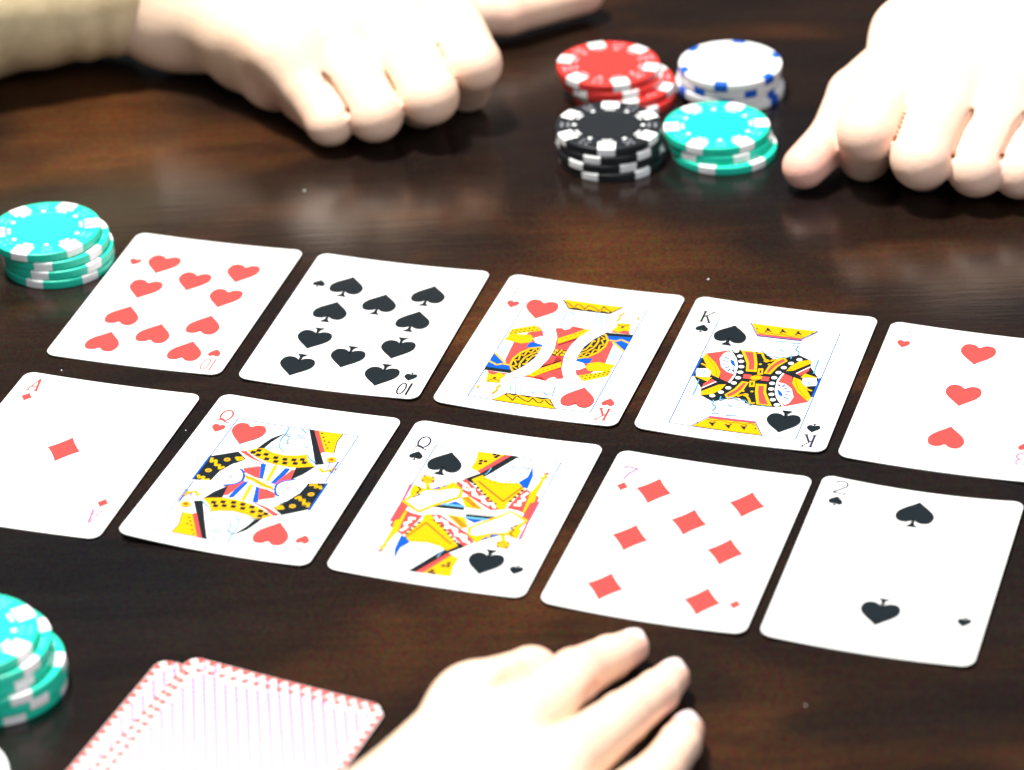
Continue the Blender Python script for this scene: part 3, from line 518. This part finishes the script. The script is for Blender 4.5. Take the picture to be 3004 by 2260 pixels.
def ten(): return [(s * 14.9, y, y > 0) for s in (-1, 1) for y in (27.2, 9.2, -9.2, -27.2)] + [(0, 18.2, True), (0, -18.2, False)]
def court_pips(suit): return [(-14.7, 25.8, True), (14.7, -25.8, False)] if suit == 'heart' else [(-14.6, 24.8, True), (14.6, -24.8, False)]
CARDS = [
 dict(rank='10', suit='heart', x=-114.95, y=62.85, rot=-16.80, bow=(.6, .6), dy=-3.4, pips=ten(), ink=('p', 'p'), thin=.2, thin2=.28, label='ten of hearts playing card, beside the green chips, left end of back row'),
 dict(rank='10', suit='spade', x=-48.75, y=42.34, rot=-16.83, bow=(.8, .9), dy=-3.6, pips=ten(), ink=('c', 'k'), thin=.22, label='ten of spades playing card with ten black pips, in the back row'),
 dict(rank='K', suit='heart', x=17.19, y=21.61, rot=-18.73, bow=(.8, .9), dy=-2.9, pips=court_pips('heart'), ps=.95, ink=('p', 'r'), thin=.18, court='Kh', label='king of hearts playing card with red and yellow figure, middle of back row'),
 dict(rank='K', suit='spade', x=81.72, y=1.45, rot=-17.88, bow=(.8, .9), dy=-3.6, pips=court_pips('spade'), ps=.93, ink=('k', 'n'), court='Ks', label='king of spades playing card with black patterned robe and white heart chain'),
 dict(rank='3', suit='heart', x=145.62, y=-20.33, rot=-18.31, bow=(.6, .9), dy=3.3, pips=[(0, 26.4, True), (0, -.6, True), (0, -26.4, False)], ink=('p', 'm'), thin=.16, label='three of hearts playing card cut off by the right edge of photo'),
 dict(rank='A', suit='diamond', x=-145.9, y=-32.65, rot=-17.93, bow=(.6, .6), dy=2.3, pips=[(0, 0, True)], ink=('r', 'm'), label='ace of diamonds playing card with one red diamond in its middle'),
 dict(rank='Q', suit='heart', x=-79.75, y=-51.72, rot=-18.66, bow=(.6, .9), bl=1.6, dy=-3.5, pips=court_pips('heart'), ps=.95, ink=('r', 'm'), thin2=.2, court='Qh', label='queen of hearts playing card with black flowered sleeves, in the front row'),
 dict(rank='Q', suit='spade', x=-15.0, y=-72.69, rot=-18.43, bow=(.7, .8), dy=-3.3, pips=court_pips('spade'), ps=.93, ink=('n', 'l'), thin2=.16, court='Qs', label='queen of spades playing card with yellow bodice, middle of front row'),
 dict(rank='7', suit='diamond', x=49.47, y=-95.32, rot=-18.80, bow=(.6, 1.2), dy=-3.1, pips=[(-14.9, 27.1, True), (15.1, 27.1, True), (.2, 13.2, True), (-14.9, 0, True), (15.1, 0, True), (-14.9, -27.1, True), (15.1, -27.1, True)], ink=('m', 'p'), thin=.42, thin2=.08, label='seven of diamonds playing card just above the fingertips'),
 dict(rank='2', suit='spade', x=112.89, y=-115.61, rot=-18.38, bow=(1.6, 1.3), dy=4.2, pips=[(0, 26.8, True), (0, -26.8, False)], ink=('n', 'l'), thin=.36, thin2=.08, label='two of spades playing card, right end of front row'),
]
for s in CARDS: build_card(s)

# face-down cards: white sheets with a red lattice back
def back_print(c):
    """red teeth round the rim and thin rows of dots and dashes running across the back"""
    red, faint, dots = [], [], []
    hx, hy, st = CW / 2 - .25, CH / 2 - .25, 3.55
    n = int((2 * hy - 6) / st)
    for i in range(n + 1):
        y = -hy + 3.6 + i * (2 * hy - 7.2) / n
        for s in (-1, 1): red.append([(s * hx, y - 1.7), (s * hx, y + 1.7), (s * (hx - 2.6), y)])
    n = int((2 * hx - 6) / st)
    for i in range(n + 1):
        x = -hx + 3.6 + i * (2 * hx - 7.2) / n
        for s in (-1, 1): red.append([(x - 1.7, s * hy), (x + 1.7, s * hy), (x, s * (hy - 2.6))])
    a = math.radians(118.0); d = Vector((math.cos(a), math.sin(a))); q = Vector((d.y, -d.x))
    for i in range(-20, 21):
        for j in range(-30, 31):
            p = q * (i * 3.05) + d * (j * 2.7 + (i % 2) * 1.35)
            if abs(p.x) > hx - 3.2 or abs(p.y) > hy - 3.2: continue
            far = max(0.0, (hy - 8 - p.y) / 50)
            faint += stroke([tuple(p), tuple(p + d * 2.4)], .78)
            dots += disc(p.x, p.y, .80 - .22 * min(1, far), 7)
    return red, faint, dots
deck = [(-105.4, -147.8, -23.4, .02, 'L', 'bottom face down card of the fanned pile, its corner showing at the left'),
        (-96.2, -147.4, -25.8, .36, 'L', 'middle face down card of the fanned pile, with the long red toothed edge'),
        (-38.8, -177.6, -23.5, .70, 'R', 'top face down card of the fanned pile, nearest the hand')]
for cx, cy, ang, z, side, lab in deck:
    a = math.radians(ang); hx, hy = (CW / 2, -CH / 2) if side == 'L' else (-CW / 2, -CH / 2)
    x = cx + hx * math.cos(a) - hy * math.sin(a); y = cy + hx * math.sin(a) + hy * math.cos(a)
    c = dict(top=.25, bot=.25, bl=0, tr=0)
    root = empty('playing_card', (x, y, z), a, lab, 'playing card', 'face down cards in the fanned pile')
    link('card_sheet', card_body(c), root, [CARD])
    red, faint, dots = back_print(c)
    link('back_border', print_mesh('back_border', [(red, INK['r'])], c, base=.08), root)
    link('back_lattice', print_mesh('back_lattice', [(faint, INK['f']), (dots, INK['d'])], c, base=.07, step=.004), root)

# ------------------------------------------------------------------ poker chips
CR, CHH = 19.75, 3.25
def lathe(profile, n=64):
    v, f = [], []
    for r, z in profile:
        for i in range(n):
            a = 2 * math.pi * i / n; v.append((r * math.cos(a), r * math.sin(a), z))
    m = len(profile)
    for j in range(m - 1):
        for i in range(n):
            f.append((j * n + i, j * n + (i + 1) % n, (j + 1) * n + (i + 1) % n, (j + 1) * n + i))
    f.append(tuple(reversed(range(n)))); f.append(tuple((m - 1) * n + i for i in range(n)))
    return v, f
BODY = pydata('chip_body', *lathe([(CR - .55, 0), (CR - .12, .16), (CR, .55), (CR, CHH - .55), (CR - .12, CHH - .16), (CR - .55, CHH), (11.5, CHH), (11.2, CHH - .10)]), smooth=False)
def inlay_mesh(): return pydata('inlay', *lathe([(10.9, CHH - .14), (10.95, CHH + .02), (10.6, CHH + .06)], 48))
def spot_mesh(rin, hw=3.25):
    prof = [(rin, CHH), (CR - .55, CHH), (CR - .12, CHH - .16), (CR, CHH - .55), (CR, .55), (CR - .12, .16), (CR - .55, 0)]
    off = [(0, .05), (.03, .05), (.05, .04), (.06, .0), (.06, 0), (.05, -.02), (0, -.01)]
    ns = 7; v, f = [], []
    for (r, z), (dr, dz) in zip(prof, off):
        for i in range(ns):
            s = -hw + 2 * hw * i / (ns - 1); rr = r + dr
            v.append((math.sqrt(rr * rr - s * s), s, z + dz))
    for j in range(len(prof) - 1):
        for i in range(ns - 1): f.append((j * ns + i, (j + 1) * ns + i, (j + 1) * ns + i + 1, j * ns + i + 1))
    return pydata('edge_spot', v, f)
def prints(kind):
    """kind 'ring': dashes and dots round the inlay; kind 'dice': small marks between the edge spots"""
    polys = []
    if kind == 'ring':
        for k in range(12):
            a = math.radians(30 * k)
            if k % 2: polys += disc(12.75 * math.cos(a), 12.75 * math.sin(a), .85, 12)
            else:
                polys += stroke([(12.75 * math.cos(a + t), 12.75 * math.sin(a + t)) for t in (-.13, -.05, .05, .13)], 1.05)
    else:
        for k in range(6):
            a = math.radians(30 + 60 * k); e = Vector((math.cos(a), math.sin(a))); t = Vector((-e.y, e.x)); o = e * 16.2
            if k % 3 == 0: L = [(-1, -1), (1, -1), (0, 0), (-1, 1), (1, 1)]
            elif k % 3 == 1: L = [(-1, -1), (-1, 0), (-1, 1), (1, -1), (1, 0), (1, 1)]
            else: L = [(-1, -1), (1, 1), (-1, 1), (1, -1)]
            for p, q in L: w = o + e * p * 1.15 + t * q * 1.25; polys += disc(w.x, w.y, .58, 8)
    v, f = [], []
    for p in polys:
        f.append(tuple(range(len(v), len(v) + len(p)))); v += [(x, y, CHH + .03) for x, y in p]
    return pydata('printed_' + kind, v, f)
SPOT = spot_mesh(14.3); SPOT_SHORT = spot_mesh(16.9, 2.6); RING = prints('ring'); DICE = prints('dice')
protos = {}
def chip_meshes(color):
    if color in protos: return protos[color]
    def cp(me, m): c = me.copy(); c.materials.append(m); return c
    w = color == 'white'
    ringm = {'red': PRINT_PINK, 'black': PRINT_W, 'green': PRINT_W, 'white': PRINT_PALE}[color]
    dicem = {'red': PRINT_PINK, 'black': PRINT_GREY, 'green': PRINT_AQUA, 'white': PRINT_PALE}[color]
    protos[color] = dict(body=cp(BODY, CHIP[color]), spot=cp(SPOT_SHORT if w else SPOT, CHIP_B if w else CHIP_W), inlay=cp(inlay_mesh(), CHIP[color]), ring=cp(RING, ringm), dice=cp(DICE, dicem))
    return protos[color]
def chip(color, x, y, z, ang, label, group):
    P = chip_meshes(color)
    root = empty('poker_chip', (x, y, z), math.radians(ang), label, 'poker chip', group)
    link('chip_body', P['body'], root); link('inlay', P['inlay'], root)
    link('printed_ring', P['ring'], root); link('printed_dice', P['dice'], root)
    for k in range(6):
        o = link('edge_spot', P['spot'], root); o.rotation_euler = (0, 0, math.radians(60 * k))
ORD = ['bottom', 'second lowest', 'third lowest', 'fourth lowest', 'fifth lowest', 'sixth lowest']
def stack(color, chips, where, group):
    """chips from the top down: (x, y, angle)"""
    n = len(chips)
    for i, (x, y, a) in enumerate(chips):
        lvl = n - 1 - i
        pos = 'top' if i == 0 else ORD[lvl]
        chip(color, x, y, .02 + lvl * (CHH + .10), a, '%s %s poker chip in the %s' % (pos, color, where), group)
stack('black', [(39.3, 161.7, -95), (39.6, 161.2, -112), (39.4, 160.9, -71.5), (40.3, 160.4, -57)], 'short black stack in front of the red stack', 'chips of the black stack')
stack('green', [(79.7, 165.2, -119), (80.6, 164.8, -129), (82.2, 162.6, -113)], 'green stack in front of the white stack', 'chips of the green stack by the black stack')
stack('red', [(41.5, 214.5, -77), (42.6, 214.0, -70), (47.2, 213.0, -85), (47.6, 211.5, -62)], 'red stack behind the black stack', 'chips of the red stack')
stack('white', [(88.3, 211.2, -105), (88.0, 211.6, -70), (87.2, 211.8, -96), (89.5, 213.0, -40)], 'blue spotted stack behind the green stack', 'chips of the white stack by the red stack')
stack('green', [(-163.2, 96.9, -112), (-160.6, 96.6, -95), (-159.4, 96.0, -103), (-159.3, 95.4, -110)], 'green stack beside the ten of hearts', 'chips of the green stack by the ten of hearts')
stack('green', [(-157.5, -158.2, 30), (-154.2, -157.8, 22), (-154.0, -158.2, -48), (-151.0, -158.4, -2), (-150.8, -158.2, -47), (-151.2, -157.6, -70)], 'tall green stack left of the face down cards', 'chips of the tall green stack')
stack('white', [(-162.0, -207.5, -8), (-159.8, -211.5, 12)], 'small white stack in the bottom left corner', 'chips of the small white stack')

# ------------------------------------------------------------------ hands: one smooth skin from a distance field
def smin(a, b, k):
    h = np.maximum(k - np.abs(a - b), 0.0) / k
    return np.minimum(a, b) - h * h * k * .25
def cone_sd(P, a, b, r1, r2):
    a = np.array(a, np.float32); b = np.array(b, np.float32); d = b - a; L2 = float(d @ d)
    h = np.clip(((P - a) @ d) / L2, 0, 1)
    q = P - a - h[..., None] * d
    return np.sqrt((q * q).sum(-1)) - (r1 + (r2 - r1) * h)
def ell_sd(P, c, r, rot=None):
    q = P - np.array(c, np.float32)
    if rot is not None: q = q @ np.array(rot, np.float32)
    r = np.array(r, np.float32); k0 = np.sqrt(((q / r) ** 2).sum(-1)); k1 = np.sqrt(((q / (r * r)) ** 2).sum(-1)) + 1e-9
    return k0 * (k0 - 1) / k1
def surface_net(F, org, h):
    S = F < 0
    nx, ny, nz = F.shape
    cnt = np.zeros((nx - 1, ny - 1, nz - 1), np.float32); acc = np.zeros((nx - 1, ny - 1, nz - 1, 3), np.float32)
    corners = [(i, j, k) for i in (0, 1) for j in (0, 1) for k in (0, 1)]
    def sl(A, c): return A[c[0]:A.shape[0] - 1 + c[0], c[1]:A.shape[1] - 1 + c[1], c[2]:A.shape[2] - 1 + c[2]]
    for c in corners:
        for ax in range(3):
            if c[ax]: continue
            d = list(c); d[ax] = 1
            f0, f1 = sl(F, c), sl(F, d); x = (f0 < 0) != (f1 < 0)
            t = np.where(x, f0 / np.where(x, f0 - f1, 1), 0)
            cnt += x
            for m in range(3): acc[..., m] += x * ((t if m == ax else 0) + (c[m] if m != ax else 0))
    act = cnt > 0; idx = -np.ones(act.shape, np.int64); ids = np.argwhere(act); idx[act] = np.arange(len(ids))
    verts = (ids + acc[act] / cnt[act][:, None]) * h + np.array(org)
    faces = []
    for ax in range(3):
        a = [slice(1, -1)] * 3; b = [slice(1, -1)] * 3; a[ax] = slice(0, -1); b[ax] = slice(1, None)
        s0, s1 = S[tuple(a)], S[tuple(b)]
        e = np.argwhere(s0 != s1)
        o = np.ones(3, int); o[ax] = 0; p = e + o
        u, v = [(1, 2), (2, 0), (0, 1)][ax]
        du = np.zeros(3, int); du[u] = 1; dv = np.zeros(3, int); dv[v] = 1
        g = lambda q: idx[q[:, 0], q[:, 1], q[:, 2]]
        quad = np.stack([g(p - du - dv), g(p - dv), g(p), g(p - du)], 1)
        flip = ~s0[tuple(e.T)]
        quad[flip] = quad[flip][:, ::-1]
        faces.append(quad)
    return verts, np.concatenate(faces)
def hand_mesh(name, H, h=1.0):
    allp = [np.array(q[:3]) for ch in list(H['fingers'].values()) + H['palm'] + H.get('thumb', []) for q in ch]
    rmax = 34
    lo = np.min(allp, 0) - rmax; hi = np.max(allp, 0) + rmax; lo[2] = -4
    hi[2] = max(q[2] for q in allp) + 32
    n = np.ceil((hi - lo) / h).astype(int)
    ax = [np.arange(n[i], dtype=np.float32) * h + np.float32(lo[i]) for i in range(3)]
    P = np.stack(np.meshgrid(*ax, indexing='ij'), -1)
    palm = None
    for ch in H['palm']:
        for a, b in zip(ch[:-1], ch[1:]):
            d = cone_sd(P, a[:3], b[:3], a[3], b[3]); palm = d if palm is None else smin(palm, d, H.get('kp', 16))
    for e in H.get('pads', []): palm = smin(palm, ell_sd(P, *e), 12)
    total = palm
    for nm, ch in list(H['fingers'].items()) + [('thumb', c) for c in H.get('thumb', [])]:
        fd = None
        for a, b in zip(ch[:-1], ch[1:]):
            d = cone_sd(P, a[:3], b[:3], a[3], b[3]); fd = d if fd is None else smin(fd, d, 1.5)
        both = smin(palm, fd, H.get('kf', 7.0))
        total = smin(total, both, H.get('kk', 1.6))
    grooves = list(H.get('grooves', []))
    if 'crease' in H:                                           # the line between neighbouring fingers
        cr, ck, t0 = H['crease']; fl = [[np.array(q, float) for q in ch] for ch in H['fingers'].values()]
        for A, B in zip(fl[:-1], fl[1:]):
            pts = []
            for p0, p1, q0, q1, ts in ((A[0], A[1], B[0], B[1], (t0, .6, 1.0)), (A[1], A[2], B[1], B[2], (.55,))):
                for s in ts:
                    a_, b_ = p0 + (p1 - p0) * s, q0 + (q1 - q0) * s; sep = (b_ - a_)[:3]; L = np.linalg.norm(sep)
                    nrm = np.cross(((p1 - p0) + (q1 - q0))[:3], sep); nrm /= np.linalg.norm(nrm); nrm *= 1 if nrm[2] > 0 else -1
                    r = (a_[3] + b_[3]) / 2
                    pts.append(np.append(((a_ + b_) / 2)[:3] + nrm * (math.sqrt(max(.0, r * r - L * L / 4)) + 1.2), cr * (.6 if s == t0 else .75 if s == 1.0 else .5 if s == .55 else 1)))
            grooves += [(p, q, ck) for p, q in zip(pts[:-1], pts[1:])]
    for g in grooves:                              # soft valleys and creases
        d = cone_sd(P, g[0][:3], g[1][:3], g[0][3], g[1][3]); k = g[2]
        hh = np.maximum(k - np.abs(-d - total), 0.0) / k
        total = np.maximum(total, -d) + hh * hh * k * .25
    total = np.maximum(total, -(P[..., 2] - .25))               # flat where it rests on the table
    v, f = surface_net(total, lo, h)
    me = bpy.data.meshes.new(name)
    me.vertices.add(len(v)); me.vertices.foreach_set('co', (v * K).astype(np.float32).ravel())
    me.loops.add(len(f) * 4); me.loops.foreach_set('vertex_index', f.astype(np.int32).ravel())
    me.polygons.add(len(f)); me.polygons.foreach_set('loop_start', np.arange(0, len(f) * 4, 4, dtype=np.int32))
    me.polygons.foreach_set('loop_total', np.full(len(f), 4, np.int32)) if False else None
    me.update(calc_edges=True); me.validate()
    bm = bmesh.new(); bm.from_mesh(me)
    for _ in range(2): bmesh.ops.smooth_vert(bm, verts=bm.verts, factor=.5, use_axis_x=True, use_axis_y=True, use_axis_z=True)
    bm.to_mesh(me); bm.free()
    me.polygons.foreach_set('use_smooth', [True] * len(me.polygons)); me.update()
    co = np.zeros(len(me.vertices) * 3, np.float32); me.vertices.foreach_get('co', co); co = co.reshape(-1, 3) / K
    bl = np.zeros(len(co), np.float32)
    for ch, ws in [(c, (.62, .34, .34, .16)) for c in H['fingers'].values()] + [(c, (.85, .70, .45, .2)) for c in H.get('thumb', [])]:
        for q, wgt, s in zip(ch[::-1], ws, (11, 9, 10, 11)):
            bl = np.maximum(bl, wgt * np.exp(-((co - np.array(q[:3], np.float32)) ** 2).sum(1) / (2 * s * s)))
    at = me.attributes.new('blush', 'FLOAT', 'POINT'); at.data.foreach_set('value', bl)
    return me
def nail_mesh(pos, fwd, up, w=9.0, l=10.5):
    f = Vector(fwd).normalized(); s = f.cross(Vector(up)).normalized(); u = s.cross(f).normalized()
    v, fc = [], []; nu, nv = 9, 7
    for j in range(nv):
        b = -1 + 2 * j / (nv - 1)
        for i in range(nu):
            a = -1 + 2 * i / (nu - 1)
            wx = w / 2 * (1 - .16 * max(0, b) ** 3 - .10 * max(0, -b) ** 3)
            x = a * wx; y = b * l / 2 * (1 - .18 * a * a * (1 if b > 0 else .5)); z = .35 - a * a * 1.9 - b * b * .55
            p = Vector(pos) + s * x + f * y + u * z; v.append(tuple(p))
    for j in range(nv - 1):
        for i in range(nu - 1): fc.append((j * nu + i, j * nu + i + 1, (j + 1) * nu + i + 1, (j + 1) * nu + i))
    return pydata('fingernail', v, fc, smooth=True)
def person(label, hand_data, skin_m, nailed=()):
    root = empty('person', (0, 0, 0), 0, label, 'hand')
    ctr = np.mean([q[:3] for ch in hand_data['fingers'].values() for q in ch], 0)
    root.location = (ctr[0] * K, ctr[1] * K, 0)
    h = link('hand', hand_mesh('hand', hand_data, hand_data.get('h', 1.1)), root, [skin_m])
    h.location = -root.location
    for nm in nailed:
        d_, p_ = (np.array(q) for q in hand_data['fingers'][nm][-2:])
        f = Vector(p_[:3] - d_[:3]).normalized(); n = (Vector((0, 0, 1)) - f * f.z).normalized()
        pos = Vector(p_[:3]) - f * 1.5 + n * (p_[3] + .15)
        link('fingernail', nail_mesh(pos, f, n, p_[3] * 1.45, p_[3] * 1.75), h, [NAIL])
    return root, h

# joints: (x, y, z, radius) in millimetres, table top at z = 0
FIST_RIGHT = dict(h=.85,
    fingers={'index': [(-26.3, 234.7, 43.9, 11.8), (-10.0, 192.8, 25.5, 10.5), (-13.2, 206.5, 8.7, 8.9), (-19.4, 222.3, 9.2, 8.3)],
        'middle': [(-45.2, 216.8, 40.8, 12.2), (-27.0, 179.3, 19.5, 11.0), (-30.7, 193.4, 9.0, 9.0), (-38.1, 208.7, 9.5, 8.4)],
        'ring': [(-65.8, 202.5, 36.3, 12), (-47.6, 175.6, 14.5, 10.5), (-50.0, 187.9, 8.8, 8.8), (-59.5, 202.0, 9.3, 8.200000000000001)],
        'pinky': [(-81.0, 200.5, 29.3, 10.8), (-64.7, 177.3, 11.5, 9.399999999999999), (-67.3, 186.1, 8.4, 8.2), (-77.1, 200.0, 8.9, 7.6)]},
    palm=[[(-118, 268, 38, 20), (-26.3, 234.7, 43.9, 11.5)], [(-26.3, 234.7, 43.9, 11.5), (-19.0, 215.8, 34.4, 10.6)], [(-120, 263, 38, 20), (-45.2, 216.8, 40.8, 11.899999999999999)], [(-45.2, 216.8, 40.8, 11.899999999999999), (-37.0, 199.9, 30.0, 11.1)], [(-122, 257, 34, 19), (-65.8, 202.5, 36.3, 11.7)], [(-65.8, 202.5, 36.3, 11.7), (-57.6, 190.4, 25.3, 10.6)], [(-120, 250, 28, 18), (-81.0, 200.5, 29.3, 10.5)], [(-81.0, 200.5, 29.3, 10.5), (-73.7, 190.1, 20.1, 9.499999999999998)], [(-112, 262, 30, 18), (-50, 250, 24, 17)], [(-118, 258, 35, 23), (-150, 264, 37, 25), (-172, 259, 37, 26)]],
    pads=[((-97, 227, 17), (16, 13, 16)), ((-122, 247, 20), (26, 15, 18)), ((-60, 238, 18), (26, 18, 16)), ((-86, 210, 13), (12, 9, 12))],
    thumb=[[(-70, 258, 26, 15), (-28, 264, 17, 12.5), (3, 268, 13, 10.6), (34, 285, 11.5, 9.2)]],
    kk=.6, kf=3.0, kp=11, crease=(1.25, 1.4, .42))
FIST_LEFT = dict(h=.85,
    fingers={'index': [(151.2, 170.6, 41.2, 12), (131.4, 127.1, 24.0, 11.1), (131.9, 137.6, 9.0, 9.2), (139.0, 153.1, 9.5, 8.6)],
        'middle': [(167.4, 147.2, 39.8, 12.4), (149.8, 116.2, 18.5, 11.299999999999999), (152.2, 128.6, 9.0, 9.4), (160.6, 143.4, 9.5, 8.8)],
        'ring': [(186.6, 143.3, 35.7, 12.2), (169.3, 114.3, 15.0, 10.7), (172.4, 124.4, 9.0, 9.2), (181.1, 139.0, 9.5, 8.6)],
        'pinky': [(201.4, 141.5, 30.2, 11), (184.7, 113.3, 13.5, 10.0), (186.9, 124.5, 8.6, 8.5), (195.6, 139.1, 9.1, 7.9)]},
    palm=[[(204, 240, 44, 22), (151.2, 170.6, 41.2, 11.7)], [(151.2, 170.6, 41.2, 11.7), (142.3, 151.0, 32.3, 11.2)], [(205, 236, 44, 22), (167.4, 147.2, 39.8, 12.1)], [(167.4, 147.2, 39.8, 12.1), (159.5, 133.2, 29.0, 11.399999999999999)], [(210, 231, 42, 21), (186.6, 143.3, 35.7, 11.899999999999999)], [(186.6, 143.3, 35.7, 11.899999999999999), (178.8, 130.2, 25.2, 10.799999999999999)], [(214, 226, 38, 20), (201.4, 141.5, 30.2, 10.7)], [(201.4, 141.5, 30.2, 10.7), (193.9, 128.8, 21.5, 10.1)], [(196, 245, 36, 20), (163, 196, 30, 15)], [(207, 236, 44, 26), (222, 265, 48, 27), (236, 292, 52, 28)]],
    pads=[((166, 188, 24), (18, 26, 16)), ((200, 175, 20), (18, 26, 16))],
    thumb=[[(172, 205, 30, 14), (131.4, 164.4, 20, 10.8), (121.1, 144.1, 13.5, 9.0), (109.1, 130.3, 9.2, 8.2)]],
    kk=.6, kf=3.0, kp=11, crease=(1.25, 1.4, .42))
OPEN_RIGHT = dict(h=.9,
    fingers={'index': [(-12, -213, 30, 10.2), (2.5, -186.5, 18.2, 8.0), (7, -193, 9, 7.4), (0, -208, 9, 7.2)],
        'middle': [(-2, -233, 35, 9.8), (14.4, -195.0, 24, 7.4), (24.8, -171.8, 12.6, 6.3), (31.6, -158.9, 6.6, 5.2)],
        'ring': [(9.5, -247, 33.5, 9.3), (26.8, -211.8, 21.5, 7.1), (37.4, -187.3, 11.4, 6.2), (42.4, -173.8, 6.5, 5.1)],
        'pinky': [(22.5, -260, 27.5, 8.6), (35.8, -230.2, 16.8, 6.5), (42.2, -209.2, 9.8, 5.8), (44.9, -198.2, 6.2, 5.0)]},
    palm=[[(-41, -290, 35, 20), (-13, -217, 29.5, 10.3)], [(-37, -293, 36, 20), (-4, -237, 32, 10)], [(-33, -296, 34, 19), (6, -251, 29.5, 9.6)], [(-28, -299, 30, 18), (19, -265, 24, 9)],
          [(-45, -282, 30, 18), (-18, -240, 20, 12)], [(-13, -217, 29.5, 10.2), (-6.5, -203.5, 24.5, 8.4)],
          [(-37, -294, 36, 24), (-53, -327, 41, 26), (-71, -364, 46, 28)]],
    pads=[((-22, -257, 20), (16, 26, 14)), ((2, -280, 18), (18, 22, 14))],
    thumb=[[(-34, -267, 22, 13), (-12, -232, 13, 9.5), (4, -210, 9, 8)]],
    grooves=[((-6.0, -221, 40.5, 1.6), (4.6, -199, 29.6, 3.0), 4.5), ((7.0, -221.5, 31, 1.6), (21.0, -201.0, 22, 3.6), 1.5)],
    kk=.6, kf=3.0, kp=11)
person('right fist at the top left, with a beige sleeve at its wrist', FIST_RIGHT, SKIN)
person('bare left fist at the top right, thumb pointing to the green chips', FIST_LEFT, SKIN_ROSY)
person('bare right hand at the bottom edge, fingers spread flat below the seven of diamonds', OPEN_RIGHT, SKIN,
       nailed=('middle', 'ring', 'pinky'))

def sleeve():
    """beige cloth sleeve over the right forearm: a folded tube with a hemmed cuff"""
    ax = [((-142, 263.5, 36.5), 28), ((-145, 263.8, 36.5), 31), ((-152, 264, 37), 33.5), ((-172, 261, 37.5), 35), ((-205, 253, 38), 37), ((-255, 242, 41), 40), ((-310, 229, 44), 43)]
    pts = []
    for (a, ra), (b, rb) in zip(ax[:-1], ax[1:]):
        m = 2 if (Vector(a) - Vector(b)).length < 8 else 5 if (Vector(a) - Vector(b)).length < 15 else 10
        for i in range(m):
            t = i / m; pts.append((Vector(a).lerp(Vector(b), t), ra + (rb - ra) * t))
    d = (Vector(ax[-1][0]) - Vector(ax[0][0])).normalized(); s = d.cross(Vector((0, 0, 1))).normalized(); u = s.cross(d)
    n = 56; v, f = [], []
    rings = [(pts[0][0], pts[0][1] - 1.5)] + pts
    for j, (c, r) in enumerate(rings):
        for i in range(n):
            a = 2 * math.pi * i / n
            fold = 1.1 * math.sin(3 * a + j * .55) * math.sin(j * .42 + 1.3 * math.sin(a)) * min(1, max(0, (j - 2) / 5))
            p = c + (s * math.cos(a) + u * math.sin(a)) * (r + fold)
            if p.z < .4: p.z = .4
            v.append(tuple(p))
    for j in range(len(rings) - 1):
        for i in range(n): f.append((j * n + i, j * n + (i + 1) % n, (j + 1) * n + (i + 1) % n, (j + 1) * n + i))
    me = pydata('sleeve', v, f, smooth=True)
    p = next(o for o in bpy.data.objects if o.name == 'person')
    o = link('sleeve', me, p, [CLOTH]); o.location = -p.location
    return o
sleeve()


# ------------------------------------------------------------------ a few specks of dust on the table
DUST = [(69.6, 66.1, 0.45), (-151.0, 20.1, 0.3), (-106.5, -21.0, 0.25), (79.7, -180.6, 0.28), (-73.8, 143.3, 0.4), (56.9, -6.6, 0.2)]
def dust():
    pts = [(x, y, r) for x, y, r in DUST]
    v, f = [], []
    for x, y, r in pts:
        b = len(v)
        v += [(x - r, y, .02), (x, y - r, .02), (x + r, y, .02), (x, y + r, .02), (x, y, .02 + r * 1.2)]
        f += [(b, b + 1, b + 4), (b + 1, b + 2, b + 4), (b + 2, b + 3, b + 4), (b + 3, b, b + 4)]
    o = link('dust', pydata('dust', v, f), None, [CHIP_W]); tag(o, 'tiny white specks of dust scattered on the dark table', 'dust', None, 'stuff')
dust()
